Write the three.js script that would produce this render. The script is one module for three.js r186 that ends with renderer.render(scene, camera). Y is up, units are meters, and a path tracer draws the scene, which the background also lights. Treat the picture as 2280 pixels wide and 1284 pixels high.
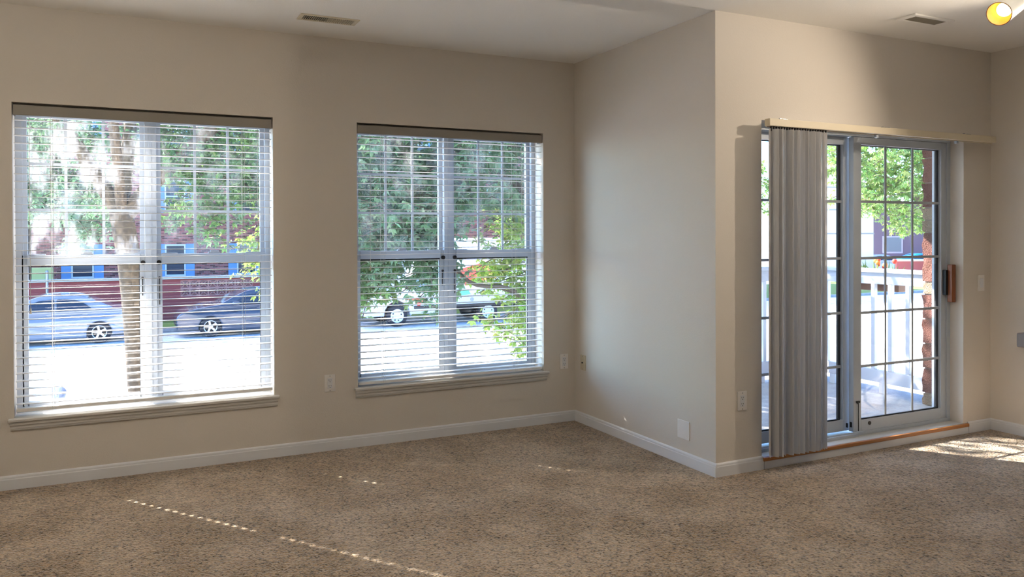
import * as THREE from 'three';
import { Sky } from 'three/addons/objects/Sky.js';
import { RoundedBoxGeometry } from 'three/addons/geometries/RoundedBoxGeometry.js';
import { mergeGeometries } from 'three/addons/utils/BufferGeometryUtils.js';

// ---------------------------------------------------------------- camera, sky, sun, exposure
const scene = new THREE.Scene();
const renderer = new THREE.WebGLRenderer({ antialias: true });
renderer.toneMapping = THREE.LinearToneMapping;
renderer.toneMappingExposure = 0.78;
renderer.shadowMap.enabled = true;

const camera = new THREE.PerspectiveCamera(2 * Math.atan(642 / 1771.2) * 180 / Math.PI, 2280 / 1284, 0.05, 400);
camera.position.set(0, 1.4316, 0);
camera.rotation.order = 'YXZ';
camera.rotation.set(-0.0087, -0.457, -0.0035);
camera.setViewOffset(2280, 1284, 0, 105, 2280, 1284);   // the photograph is an off-centre crop

const SUN = new THREE.Vector3(-0.472, 0.574, -0.669).normalize();
const sky = new Sky();
sky.name = 'sky';
sky.scale.setScalar(450000);
sky.material.uniforms.turbidity.value = 4;
sky.material.uniforms.rayleigh.value = 1.3;
sky.material.uniforms.mieCoefficient.value = 0.004;
sky.material.uniforms.mieDirectionalG.value = 0.75;
sky.material.uniforms.sunPosition.value.copy(SUN);
scene.add(sky);
scene.backgroundIntensity = 2.7;
const sun = new THREE.DirectionalLight(new THREE.Color(1.0, 0.92, 0.82), 46);
sun.target.position.set(4, 0, -12);
sun.position.copy(SUN).multiplyScalar(60).add(sun.target.position);
sun.castShadow = true;
sun.shadow.mapSize.set(4096, 4096);
Object.assign(sun.shadow.camera, { left: -40, right: 40, top: 40, bottom: -40, near: 1, far: 140 });
scene.add(sun, sun.target);

// ---------------------------------------------------------------- small helpers
let seed = 7;
const rnd = () => { seed = (seed + 0x6d2b79f5) | 0; let t = Math.imul(seed ^ (seed >>> 15), 1 | seed); t = (t + Math.imul(t ^ (t >>> 7), 61 | t)) ^ t; return ((t ^ (t >>> 14)) >>> 0) / 4294967296; };
const rr = (a, b) => a + (b - a) * rnd();
const gauss = () => (rnd() + rnd() + rnd() + rnd() - 2) * 0.86;
const taken = {};
const numbered = (n) => { const k = taken[n] = (taken[n] ?? -1) + 1; return k ? n + '_' + String(k).padStart(3, '0') : n; };
const clean = (g) => { const o = g.index ? g.toNonIndexed() : g; for (const k of Object.keys(o.attributes)) if (!['position', 'normal', 'uv'].includes(k)) o.deleteAttribute(k); return o; };
const merge = (gs) => { const list = [].concat(gs).map(clean); return list.length === 1 ? list[0] : mergeGeometries(list); };
// uv in metres, from the dominant axis of the normal
function metric(g, s = 1) {
  const p = g.attributes.position, n = g.attributes.normal, uv = new Float32Array(p.count * 2);
  for (let i = 0; i < p.count; i++) {
    const ax = Math.abs(n.getX(i)), ay = Math.abs(n.getY(i)), az = Math.abs(n.getZ(i)), x = p.getX(i), y = p.getY(i), z = p.getZ(i);
    const [u, v] = ay >= ax && ay >= az ? [x, z] : ax >= az ? [z, y] : [x, y];
    uv[2 * i] = u / s; uv[2 * i + 1] = v / s;
  }
  g.setAttribute('uv', new THREE.BufferAttribute(uv, 2));
  return g;
}
const box = (x0, x1, y0, y1, z0, z1) => new THREE.BoxGeometry(x1 - x0, y1 - y0, z1 - z0).translate((x0 + x1) / 2, (y0 + y1) / 2, (z0 + z1) / 2);
const rbox = (x0, x1, y0, y1, z0, z1, r = 0.004, seg = 2) => new RoundedBoxGeometry(x1 - x0, y1 - y0, z1 - z0, seg, Math.min(r, (x1 - x0) / 2.01, (y1 - y0) / 2.01, (z1 - z0) / 2.01)).translate((x0 + x1) / 2, (y0 + y1) / 2, (z0 + z1) / 2);
const cyl = (r0, r1, h, n = 24) => new THREE.CylinderGeometry(r0, r1, h, n);
function tube(points, radius, n = 8, segs = 24) {
  const c = new THREE.CatmullRomCurve3(points.map((p) => new THREE.Vector3(...p)));
  const g = new THREE.TubeGeometry(c, segs, 1, n, false), p = g.attributes.position, v = new THREE.Vector3(), q = new THREE.Vector3();
  for (let i = 0; i <= segs; i++) {
    const t = i / segs; c.getPointAt(t, q);
    const r = typeof radius === 'function' ? radius(t) : radius;
    for (let j = 0; j <= n; j++) { const k = i * (n + 1) + j; v.fromBufferAttribute(p, k).sub(q).setLength(r).add(q); p.setXYZ(k, v.x, v.y, v.z); }
  }
  return g;
}
function mesh(name, geos, mat, parent) {
  const m = new THREE.Mesh(merge(geos), mat);
  m.name = parent ? name : numbered(name);
  m.castShadow = m.receiveShadow = true;
  (parent ?? scene).add(m);
  return m;
}
function group(name, pos = [0, 0, 0], parent) { const g = new THREE.Group(); g.name = parent ? name : numbered(name); g.position.set(...pos); (parent ?? scene).add(g); return g; }
function tag(o, label, category, grp) { o.userData.label = label; o.userData.category = category; if (grp) o.userData.group = grp; return o; }
function struct(o, label) { o.userData.kind = 'structure'; if (label) o.userData.label = label; return o; }

// ---------------------------------------------------------------- textures
function noiseGrid(n, s) { const st = seed; seed = s; const a = new Float32Array(n * n); for (let i = 0; i < n * n; i++) a[i] = rnd(); seed = st; return (x, y) => { x = ((x % n) + n) % n; y = ((y % n) + n) % n; const i = Math.floor(x), j = Math.floor(y), u = x - i, v = y - j, su = u * u * (3 - 2 * u), sv = v * v * (3 - 2 * v), i1 = (i + 1) % n, j1 = (j + 1) % n; return (a[j * n + i] * (1 - su) + a[j * n + i1] * su) * (1 - sv) + (a[j1 * n + i] * (1 - su) + a[j1 * n + i1] * su) * sv; }; }
function texture(n, fn, srgb) {
  const d = new Uint8Array(n * n * 4);
  for (let y = 0; y < n; y++) for (let x = 0; x < n; x++) { const c = fn(x / n, y / n), k = (y * n + x) * 4; const [r, g, b] = typeof c === 'number' ? [c, c, c] : c; d[k] = Math.max(0, Math.min(255, r)); d[k + 1] = Math.max(0, Math.min(255, g)); d[k + 2] = Math.max(0, Math.min(255, b)); d[k + 3] = 255; }
  const t = new THREE.DataTexture(d, n, n);
  t.wrapS = t.wrapT = THREE.RepeatWrapping; t.magFilter = THREE.LinearFilter; t.minFilter = THREE.LinearMipmapLinearFilter; t.generateMipmaps = true;
  if (srgb) t.colorSpace = THREE.SRGBColorSpace;
  t.needsUpdate = true;
  return t;
}
const n8 = noiseGrid(8, 1), n16 = noiseGrid(16, 2), n32 = noiseGrid(32, 3), n64 = noiseGrid(64, 4), n128 = noiseGrid(128, 5), n256 = noiseGrid(256, 6), n512 = noiseGrid(512, 8);
// carpet: 4 m tile, trodden patches of leaning pile over fine twisted tufts
const carpetMap = texture(2048, (u, v) => {
  const w = n16(u * 16, v * 16) * 0.5 + n32(u * 32 + 5, v * 32) * 0.3 + n64(u * 64, v * 64 + 9) * 0.2;
  const patch = Math.max(-1, Math.min(1, (w - 0.5) * 6)) * 0.5 + (n8(u * 8, v * 8) - 0.5) * 0.5;
  const f = n512(u * 512, v * 512), f2 = n256(u * 256 + 3, v * 256), gap = Math.max(0, 0.34 - f) / 0.34;
  const k = 1 + patch * 0.16 + (f2 - 0.5) * 0.22 + (f - 0.5) * 0.22 - gap * 0.42, warm = (0.5 - patch) * 0.03;
  return [180 * k * (1 + warm), 160 * k, 136 * k * (1 - warm * 1.6)];
}, true);
const carpetBump = texture(1024, (u, v) => 128 + (n256(u * 128, v * 128) - 0.5) * 150 + (n128(u * 64, v * 64) - 0.5) * 70 + (n512(u * 256, v * 256) - 0.5) * 80);
const wallBump = texture(512, (u, v) => 128 + (n128(u * 128, v * 128) - 0.5) * 90 + (n64(u * 64, v * 64) - 0.5) * 90);
const asphaltMap = texture(1024, (u, v) => { const k = 1 + (n512(u * 512, v * 512) - 0.5) * 0.3 + (n16(u * 16, v * 16) - 0.5) * 0.14 + (n64(u * 64, v * 64) - 0.5) * 0.1; return [222 * k, 215 * k, 210 * k]; }, true);
const concreteMap = texture(512, (u, v) => { const k = 1 + (n256(u * 256, v * 256) - 0.5) * 0.16 + (n16(u * 16, v * 16) - 0.5) * 0.12 + (n32(u * 32, v * 32) - 0.5) * 0.1; return [152 * k, 152 * k, 151 * k]; }, true);
const grassMap = texture(512, (u, v) => { const k = 0.75 + n256(u * 256, v * 256) * 0.6, a = n32(u * 32, v * 32); return [(88 + 30 * a) * k, (112 + 16 * a) * k, 46 * k]; }, true);
const barkMap = texture(512, (u, v) => { const k = 0.7 + 0.35 * n64(u * 64, v * 16) + 0.3 * n128(u * 128, v * 32); return [100 * k, 81 * k, 62 * k]; }, true);
const woodMap = texture(512, (u, v) => { const g = n64(u * 4, v * 64) * 0.6 + n256(u * 16, v * 256) * 0.4, k = 0.72 + 0.5 * g; return [178 * k, 116 * k, 58 * k]; }, true);
// distant brickwork, 16 courses x 4 bricks a metre and a bit; far too small in the picture to be pieces
const brickTex = (base, mortar) => texture(512, (u, v) => {
  const row = Math.floor(v * 16), x = u * 5 + (row % 2) * 0.5, col = Math.floor(x), fx = x - col, fy = v * 16 - row;
  if (fx < 0.05 || fy < 0.16) return mortar;
  const h = Math.abs(Math.sin(((col % 5) * 12.9 + row * 78.2) * 43.7)) % 1, k = h > 0.8 ? 0.62 : 0.86 + 0.3 * h;
  const s = 0.9 + 0.2 * n256(u * 256, v * 256);
  return base.map((c) => c * k * s);
}, true);
const brickMap = brickTex([178, 100, 94], [182, 152, 144]);
const blockMap = texture(256, (u, v) => 128 + (n64(u * 64, v * 64) - 0.5) * 120 + (n128(u * 128, v * 128) - 0.5) * 90);

const rep = (t, s) => { const c = t.clone(); c.repeat.set(1 / s, 1 / s); c.needsUpdate = true; return c; };
const std = (color, roughness = 0.6, extra = {}) => new THREE.MeshStandardMaterial({ color, roughness, ...extra });
const M = {
  wall: std('#dcd4c9', 0.75, { bumpMap: rep(wallBump, 0.35), bumpScale: 0.0006 }),
  ceiling: std('#f7f3ec', 0.9, { bumpMap: rep(wallBump, 0.25), bumpScale: 0.001 }),
  carpet: new THREE.MeshPhysicalMaterial({ color: '#ffffff', roughness: 1, map: rep(carpetMap, 4), bumpMap: rep(carpetBump, 0.9), bumpScale: 0.022, sheen: 1, sheenRoughness: 0.5, sheenColor: new THREE.Color(1, 1, 1), specularIntensity: 0.2 }),
  trim: std('#e6e7ea', 0.45),
  sill: std('#d2cfc9', 0.4),
  vinyl: std('#bcc4cd', 0.35),
  vinylGrey: std('#aeb5bd', 0.4),
  valance: std('#938d83', 0.5),
  slat: std('#f1efeb', 0.5),
  cord: std('#e8e6df', 0.8),
  black: std('#0b0b0e', 0.5),
  gasket: std('#090a10', 0.7),
  plate: std('#efebe7', 0.35),
  plateIvory: std('#cbbd9e', 0.4),
  slot: std('#2a2522', 0.7),
  vane: new THREE.MeshPhysicalMaterial({ color: '#e2e1e0', roughness: 0.75, transmission: 0.65, thickness: 0, side: THREE.DoubleSide }),
  track: std('#dccfb4', 0.5),
  wood: std('#ffffff', 0.45, { map: rep(woodMap, 0.8) }),
  woodRed: std('#8a4f2c', 0.4),
  glass: new THREE.MeshPhysicalMaterial({ color: '#fbfbfc', roughness: 0, transmission: 1, thickness: 0, ior: 1.5 }),
  steel: std('#8f9398', 0.35, { metalness: 0.8 }),
  asphalt: std('#ffffff', 0.95, { map: rep(asphaltMap, 5) }),
  concrete: std('#ffffff', 0.9, { map: rep(concreteMap, 2) }),
  grass: std('#ffffff', 1, { map: rep(grassMap, 2) }),
  bark: std('#ffffff', 0.95, { map: rep(barkMap, 1), bumpMap: rep(barkMap, 1), bumpScale: 0.02 }),
  barkDark: std('#5c5148', 0.95),
  brick: std('#ffffff', 0.9, { map: rep(brickMap, 1.15) }),
  redWall: std('#a54e4b', 0.9, { bumpMap: rep(blockMap, 0.6), bumpScale: 0.01 }),
  redBlock: std('#c4857a', 0.9),
  cap: std('#cfc9c2', 0.8),
  shutter: std('#7fa8dc', 0.6),
  farGlass: std('#3b4658', 0.15),
  farWhite: std('#e8e8e8', 0.6),
  rail: std('#bcbec6', 0.45),
};
const dustAlpha = texture(512, (u, v) => { const a = n8(u * 8, v * 5) * 0.55 + n16(u * 16 + 3, v * 10) * 0.3 + n64(u * 64, v * 32) * 0.2, p = Math.max(0, Math.min(1, (a - 0.42) * 3.2)); return 22 + 200 * p * (0.7 + 0.6 * n256(u * 256, v * 256)); });
const film = (o) => new THREE.MeshPhysicalMaterial({ color: '#eceef0', roughness: 1, transmission: 0.6, thickness: 0, transparent: true, opacity: o, alphaMap: dustAlpha, side: THREE.DoubleSide });
const dusty = film(0.27), dustThin = film(0.12);
const lampGlass = (c, e) => new THREE.MeshStandardMaterial({ color: '#fff6e6', roughness: 0.4, emissive: new THREE.Color(c), emissiveIntensity: e });

// ---------------------------------------------------------------- the room shell
const H = 2.74, XL = -1.6, XB = 3.134, XD = 5.691, ZA = -5.279, ZC = -3.665, ZR = 3.2, TH = 0.22;
const W1 = { x0: -0.549, x1: 0.883, y0: 0.4015, y1: 2.19 }, W2 = { x0: 1.4323, x1: 2.8606, y0: 0.4015, y1: 2.19 };
const DO = { x0: 3.49, x1: 5.385, y0: 0.05, y1: 2.12 };
const room = (name, geos, m) => struct(mesh(name, metric(merge(geos)), m));
room('floor', [box(XL, XB, -0.12, 0, ZA, ZC), box(XL, XD, -0.12, 0, ZC, ZR)], M.carpet).userData.label = 'beige-brown cut pile carpet with trodden patches';
room('ceiling', [box(XL - TH, XB + 0.15, H, H + 0.15, ZA - TH, ZC), box(XL - TH, XD + TH, H, H + 0.15, ZC - TH, ZR + TH)], M.ceiling);
room('wall_back', [box(XL - TH, W1.x0, -0.12, H, ZA - TH, ZA), box(W1.x1, W2.x0, -0.12, H, ZA - TH, ZA), box(W2.x1, XB + 0.15, -0.12, H, ZA - TH, ZA),
  ...[W1, W2].flatMap((w) => [box(w.x0, w.x1, -0.12, w.y0 - 0.02, ZA - TH, ZA), box(w.x0, w.x1, w.y1, H, ZA - TH, ZA)])], M.wall);
room('wall_return', [box(XB, XB + 0.15, -0.12, H, ZA, ZC)], M.wall);
room('wall_door', [box(XB + 0.15, DO.x0, -0.12, H, ZC - TH, ZC), box(DO.x1, XD, -0.12, H, ZC - TH, ZC), box(DO.x0, DO.x1, DO.y1, H, ZC - TH, ZC), box(DO.x0, DO.x1, -0.12, DO.y0 - 0.022, ZC - TH, ZC)], M.wall);
room('wall_right', [box(XD, XD + TH, -0.12, H, ZC - TH, ZR)], M.wall);
room('wall_left', [box(XL - TH, XL, -0.12, H, ZA, ZR)], M.wall);
room('wall_rear', [box(XL - TH, XD + TH, -0.12, H, ZR, ZR + TH)], M.wall);

// baseboards: a flat board with a small rounded cap
function baseboard(name, x0, z0, x1, z1, nx, nz) {
  const L = Math.hypot(x1 - x0, z1 - z0), s = new THREE.Shape();
  s.moveTo(0, 0); s.lineTo(0.013, 0); s.lineTo(0.013, 0.058); s.lineTo(0.0105, 0.062); s.lineTo(0.0105, 0.07); s.quadraticCurveTo(0.009, 0.078, 0, 0.08); s.lineTo(0, 0);
  const g = new THREE.ExtrudeGeometry(s, { depth: L, bevelEnabled: false });
  const X = new THREE.Vector3(nx, 0, nz), Y = new THREE.Vector3(0, 1, 0), Z = new THREE.Vector3((x1 - x0) / L, 0, (z1 - z0) / L);
  const m = new THREE.Matrix4().makeBasis(X, Y, Z); if (m.determinant() < 0) { Z.negate(); m.makeBasis(X, Y, Z); [x0, z0] = [x1, z1]; }
  g.applyMatrix4(m).translate(x0, 0, z0);
  return struct(mesh(name, g, M.trim));
}
baseboard('baseboard_back', XL, ZA, XB, ZA, 0, 1);
baseboard('baseboard_return', XB, ZA, XB, ZC + 0.0128, -1, 0);
baseboard('baseboard_door', XB - 0.0001, ZC, DO.x0 + 0.005, ZC, 0, 1);
baseboard('baseboard_corner', DO.x1 + 0.045, ZC, XD, ZC, 0, 1);
baseboard('baseboard_right', XD, ZC, XD, ZR, -1, 0);
baseboard('baseboard_left', XL, ZA, XL, ZR, 1, 0);

// ---------------------------------------------------------------- windows: mulled pairs of double-hung sashes
function windowUnit(name, w, label, dustLeft) {
  const zf = -5.42, u = struct(group(name), label), { x0, x1, y0, y1 } = w, cx = (x0 + x1) / 2;
  const fr = 0.03, mul = 0.034;
  mesh('frame', [box(x0, x0 + fr, y0, y1, zf - 0.08, zf), box(x1 - fr, x1, y0, y1, zf - 0.08, zf), box(x0 + fr, x1 - fr, y1 - fr, y1, zf - 0.08, zf), box(x0 + fr, x1 - fr, y0 - 0.019, y0 + 0.02, zf - 0.08, zf),
    box(x0 + fr, x0 + fr + 0.006, y0 + 0.02, y1 - fr, zf - 0.012, zf - 0.004)], M.vinyl, u);
  mesh('mullion', [rbox(cx - mul, cx + mul, y0 + 0.02, y1 - fr, zf - 0.08, zf + 0.006, 0.003), box(cx - 0.004, cx + 0.004, y0 + 0.02, y1 - fr, zf, zf + 0.012)], M.vinyl, u);
  const mr = w.y0 > 0 ? [1.262, 1.318] : 0;
  for (const s of [-1, 1]) {
    const a = s < 0 ? x0 + fr : cx + mul, b = s < 0 ? cx - mul : x1 - fr;
    const zu0 = zf - 0.062, zu1 = zf - 0.036, zl0 = zf - 0.034, zl1 = zf - 0.004, st = 0.026;
    const up = mesh('upper_sash', [box(a, a + st, mr[0] + 0.01, y1 - fr, zu0, zu1), box(b - st, b, mr[0] + 0.01, y1 - fr, zu0, zu1), box(a + st, b - st, y1 - fr - 0.03, y1 - fr, zu0, zu1), box(a + st, b - st, mr[0] + 0.01, mr[1] - 0.004, zu0, zu1)], M.vinyl, u);
    const ga = a + st, gb = b - st, gt = y1 - fr - 0.03, gl = mr[1] - 0.004;
    mesh('pane', box(ga, gb, gl, gt, zu0 + 0.011, zu0 + 0.014), M.glass, up);
    mesh('dust_film', new THREE.PlaneGeometry(gb - ga, gt - gl).translate((ga + gb) / 2, (gl + gt) / 2, zu0 + 0.0105), dustLeft && s < 0 ? dusty : dustThin, up).userData.label = 'dusty outer face of the pane';
    for (const k of [1, 2]) {
      const mx = ga + (gb - ga) * k / 3, my = gl + (gt - gl) * k / 3;
      mesh('muntin', box(mx - 0.008, mx + 0.008, gl, gt, zu0 + 0.0145, zu0 + 0.0225), M.vinyl, up);
      mesh('muntin', box(ga, gb, my - 0.008, my + 0.008, zu0 + 0.015, zu0 + 0.022), M.vinyl, up);
    }
    const lo = mesh('lower_sash', [box(a, a + st + 0.004, y0 + 0.02, mr[1], zl0, zl1), box(b - st - 0.004, b, y0 + 0.02, mr[1], zl0, zl1), rbox(a + st, b - st, mr[0], mr[1], zl0, zl1 + 0.012, 0.004), box(a + st, b - st, y0 + 0.02, y0 + 0.06, zl0, zl1)], M.vinyl, u);
    mesh('pane', box(a + st + 0.004, b - st - 0.004, y0 + 0.06, mr[0], zl0 + 0.011, zl0 + 0.014), M.glass, lo);
    mesh('weatherstrip', [box(a + st + 0.004, b - st - 0.004, mr[0] - 0.01, mr[0], zl0 + 0.002, zl1 - 0.002), box((s < 0 ? b - st - 0.004 : b - st - 0.004) - 0.003, b - st - 0.004, y0 + 0.06, mr[0] - 0.01, zl0 + 0.016, zl1 - 0.004)], M.black, lo);
    const lx = (a + b) / 2 + 0.01;
    mesh('sash_lock', [rbox(lx - 0.035, lx + 0.035, mr[1], mr[1] + 0.008, zl0 + 0.004, zl1, 0.003), rbox(lx - 0.022, lx + 0.028, mr[1] + 0.008, mr[1] + 0.02, zl0 + 0.008, zl1 - 0.006, 0.004)], M.vinylGrey, lo);
    for (const k of [-1, 1]) { const tx = k < 0 ? a + 0.075 : b - 0.075; mesh('tilt_latch', rbox(tx - 0.045, tx + 0.045, mr[1], mr[1] + 0.006, zl0 + 0.006, zl1, 0.002), M.vinylGrey, lo); }
    const kx = cx + s * 0.045;
    mesh('knob', cyl(0.0135, 0.0135, 0.014, 18).rotateX(Math.PI / 2).translate(kx, mr[0] + 0.004, zf + 0.012), M.black, lo);
    mesh('hook', [cyl(0.008, 0.008, 0.012, 12).rotateX(Math.PI / 2).translate(kx + s * 0.003, mr[0] - 0.092, zf + 0.008), rbox(kx - 0.003 + s * 0.003, kx + 0.003 + s * 0.003, mr[0] - (s > 0 ? 0.26 : 0.2), mr[0] - 0.092, zf + 0.002, zf + 0.007, 0.002)], M.slot, lo);
  }
  return u;
}
windowUnit('window_1', W1, 'white vinyl double window with the tree trunk and silver car outside', true);
windowUnit('window_2', W2, 'white vinyl double window beside the inner corner, truck and leafy branch outside');
// sill boards and moulded aprons
for (const [i, w] of [[1, W1], [2, W2]]) {
  const g = struct(group('trim_' + i), i === 1 ? 'painted sill and apron under the silver car window' : 'painted sill and apron under the truck window');
  mesh('sill', [rbox(w.x0 - 0.028, w.x1 + 0.03, w.y0 - 0.0185, w.y0, ZA + 0.0005, ZA + 0.04, 0.006, 3), box(w.x0 + 0.0005, w.x1 - 0.0005, w.y0 - 0.0185, w.y0, -5.42, ZA + 0.004)], M.sill, g);
  const s = new THREE.Shape(); s.moveTo(0, 0); s.lineTo(0.01, 0); s.lineTo(0.014, 0.006); s.lineTo(0.014, 0.012); s.lineTo(0.018, 0.014); s.lineTo(0.018, 0.022); s.quadraticCurveTo(0.019, 0.03, 0.026, 0.034); s.lineTo(0.026, 0.052); s.lineTo(0, 0.052); s.lineTo(0, 0);
  const L = w.x1 - w.x0 + 0.036, e = new THREE.ExtrudeGeometry(s, { depth: L, bevelEnabled: false }).rotateY(-Math.PI / 2).scale(1, 1, 1);
  e.applyMatrix4(new THREE.Matrix4().makeScale(1, 1, 1)).translate(w.x0 - 0.018 + L, w.y0 - 0.0185 - 0.052, ZA + 0.0005);
  mesh('apron', e, M.sill, g);
}
// horizontal blinds with flat slats and cord holes
function horizontalBlind(w, yb, cords, label, n, lift) {
  const b = tag(group('horizontal_blind', [(w.x0 + w.x1) / 2, 0, ZA]), label, 'blind', 'horizontal window blinds');
  const hw = (w.x1 - w.x0) / 2, cx = (w.x0 + w.x1) / 2, dz = -0.042, wd = 0.026;
  mesh('valance', [rbox(-hw + 0.006, hw - 0.008, 2.118, 2.176, -0.014, -0.004, 0.003), box(-hw + 0.006, -hw + 0.014, 2.118, 2.176, -0.07, -0.014), box(hw - 0.016, hw - 0.008, 2.118, 2.176, -0.07, -0.014)], M.valance, b);
  mesh('headrail', [box(-hw + 0.018, hw - 0.02, 2.128, 2.172, -0.068, -0.018), box(-hw + 0.002, hw - 0.002, 2.172, 2.1895, -0.068, -0.05)], M.valance, b);
  // one slat with its two cord slots, slightly crowned
  const sx = hw - 0.008, sh = new THREE.Shape(); sh.moveTo(-sx, -wd); sh.lineTo(sx, -wd); sh.lineTo(sx, wd); sh.lineTo(-sx, wd); sh.lineTo(-sx, -wd);
  for (const c of cords) { const h = new THREE.Path(), hx = c - cx; h.moveTo(hx - 0.01, -0.011); h.lineTo(hx - 0.01, 0.011); h.lineTo(hx + 0.01, 0.011); h.lineTo(hx + 0.01, -0.011); h.lineTo(hx - 0.01, -0.011); sh.holes.push(h); }
  const slat = clean(new THREE.ExtrudeGeometry(sh, { depth: 0.0028, bevelEnabled: false }).rotateX(Math.PI / 2));
  const y0 = yb + 0.045, y1 = 2.095;
  for (let k = 0; k < n; k++) {
    const y = y0 + (y1 - y0) * k / (n - 1), m = new THREE.Mesh(slat, M.slat);
    m.name = 'slat'; m.castShadow = m.receiveShadow = true; m.position.set(0, y, dz); m.rotation.x = rr(-0.012, 0.012) + 0.01; m.rotation.z = rr(-0.0007, 0.0007); b.add(m);
  }
  mesh('bottom_rail', rbox(-sx, sx, yb, yb + 0.02, dz - wd, dz + wd, 0.004), M.slat, b);
  for (const c of cords) {
    mesh('ladder_cord', [-wd - 0.002, wd + 0.002].map((z) => cyl(0.0009, 0.0009, 2.128 - yb - 0.01, 5).translate(c - cx, (2.128 + yb) / 2, dz + z)), M.cord, b);
    mesh('ladder_cord', cyl(0.0009, 0.0009, 2.128 - yb - 0.01, 5).translate(c - cx + 0.012, (2.128 + yb) / 2, dz + wd + 0.003), M.cord, b);
  }
  for (const [x, len] of lift) mesh('pull_cord', [cyl(0.0014, 0.0014, len, 6).translate(x - cx, 2.118 - len / 2, dz + wd + 0.008), cyl(0.004, 0.006, 0.03, 10).translate(x - cx, 2.118 - len - 0.015, dz + wd + 0.008)], M.cord, b);
  return b;
}
horizontalBlind(W1, 0.428, [-0.361, 0.697], 'open white slatted blind hanging in front of the silver car window', 38, [[-0.465, 1.1], [0.788, 0.75]]);
horizontalBlind(W2, 0.41, [1.616, 2.63], 'open white slatted blind hanging in front of the truck window', 38, [[1.525, 0.9], [2.68, 0.7]]);

// ---------------------------------------------------------------- sliding patio door
{
  const d = struct(group('door_1'), 'white sliding glass patio door with grid between the panes');
  const z0 = -3.885, z1 = -3.765, { x0, x1, y0, y1 } = DO;
  mesh('frame', [box(x0, x0 + 0.035, y0, y1, z0, z1), box(x1 - 0.035, x1, y0, y1, z0, z1), box(x0 + 0.035, x1 - 0.035, y1 - 0.04, y1, z0, z1), box(x0 + 0.035, x1 - 0.035, y0, y0 + 0.03, z0, z1), box(x0 + 0.035, x1 - 0.035, y0 + 0.03, y0 + 0.045, z1 - 0.012, z1), box(x0 + 0.03, 4.42, y0 + 0.02, y0 + 0.04, z1, z1 + 0.02)], M.vinyl, d);
  function panel(name, a, b, zc, cols, gridY, gl, gr) {
    const t = 0.02, yb = y0 + 0.045, yt = y1 - 0.042, gb = yb + 0.075, gt = yt - 0.05;
    const p = mesh(name, [rbox(a, gl, yb, yt, zc - t, zc + t, 0.003), rbox(gr, b, yb, yt, zc - t, zc + t, 0.003), box(gl, gr, yb, gb, zc - t, zc + t), box(gl, gr, gt, yt, zc - t, zc + t)], M.vinyl, d);
    mesh('pane', box(gl, gr, gb, gt, zc - 0.003, zc + 0.001), M.glass, p);
    mesh('gasket', [box(gr - 0.022, gr, gb, gt, zc - 0.018, zc - 0.0035), box(gl, gr - 0.022, gb, gb + 0.008, zc + 0.0015, zc + 0.012), box(gl, gl + 0.008, gb + 0.008, gt, zc - 0.018, zc - 0.0035), box(gl + 0.008, gr - 0.022, gt - 0.006, gt, zc - 0.018, zc - 0.0035)], M.gasket, p);
    for (const x of cols) mesh('muntin', box(x - 0.009, x + 0.009, gb, gt, zc + 0.0015, zc + 0.0075), M.vinylGrey, p);
    for (const y of gridY) mesh('muntin', box(gl, gr, y - 0.009, y + 0.009, zc + 0.002, zc + 0.007), M.vinylGrey, p);
    return p;
  }
  const rows = [1.645, 1.262, 0.892, 0.53];
  panel('fixed_panel', 3.527, 4.43, -3.85, [3.93, 4.13].map((x) => x - 0.02), rows, 3.62, 4.372);
  const sl = panel('sliding_panel', 4.408, 5.352, -3.795, [4.735, 5.01], rows, 4.482, 5.298);
  mesh('pull', rbox(5.312, 5.338, 0.985, 1.165, -3.775, -3.745, 0.004), M.black, sl);
  mesh('wooden_handle', rbox(5.332, 5.372, 0.935, 1.205, -3.752, -3.712, 0.005), M.woodRed, sl).userData.label = 'reddish wooden grip on the sliding panel';
  mesh('foot_lock', [cyl(0.0025, 0.0025, 0.19, 8).translate(4.447, 0.195, -3.768), rbox(4.433, 4.461, 0.288, 0.302, -3.776, -3.764, 0.003)], M.black, sl);
  mesh('pin_hole', cyl(0.013, 0.013, 0.006, 16).rotateX(Math.PI / 2).translate(4.56, 0.142, -3.7735), M.black, sl);
  mesh('latch', [rbox(4.388, 4.396, 0.12, 0.15, -3.822, -3.808, 0.002), rbox(4.4, 4.407, 0.125, 0.16, -3.8, -3.786, 0.002)], M.black, d);
}
{
  const t = struct(group('trim_3'), 'oak-edged white step below the patio door');
  mesh('threshold_board', rbox(DO.x0 - 0.0, DO.x1 + 0.04, 0.0485, 0.0715, ZC, ZC + 0.022, 0.005, 3), M.wood, t).userData.label = 'oak nosing';
  mesh('threshold_top', box(DO.x0 + 0.001, DO.x1 - 0.001, 0.0285, 0.0713, -3.764, ZC), M.sill, t);
  mesh('riser', rbox(DO.x0 + 0.012, DO.x1 + 0.04, 0.0, 0.048, ZC + 0.0005, ZC + 0.014, 0.002), M.trim, t);
}
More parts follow.
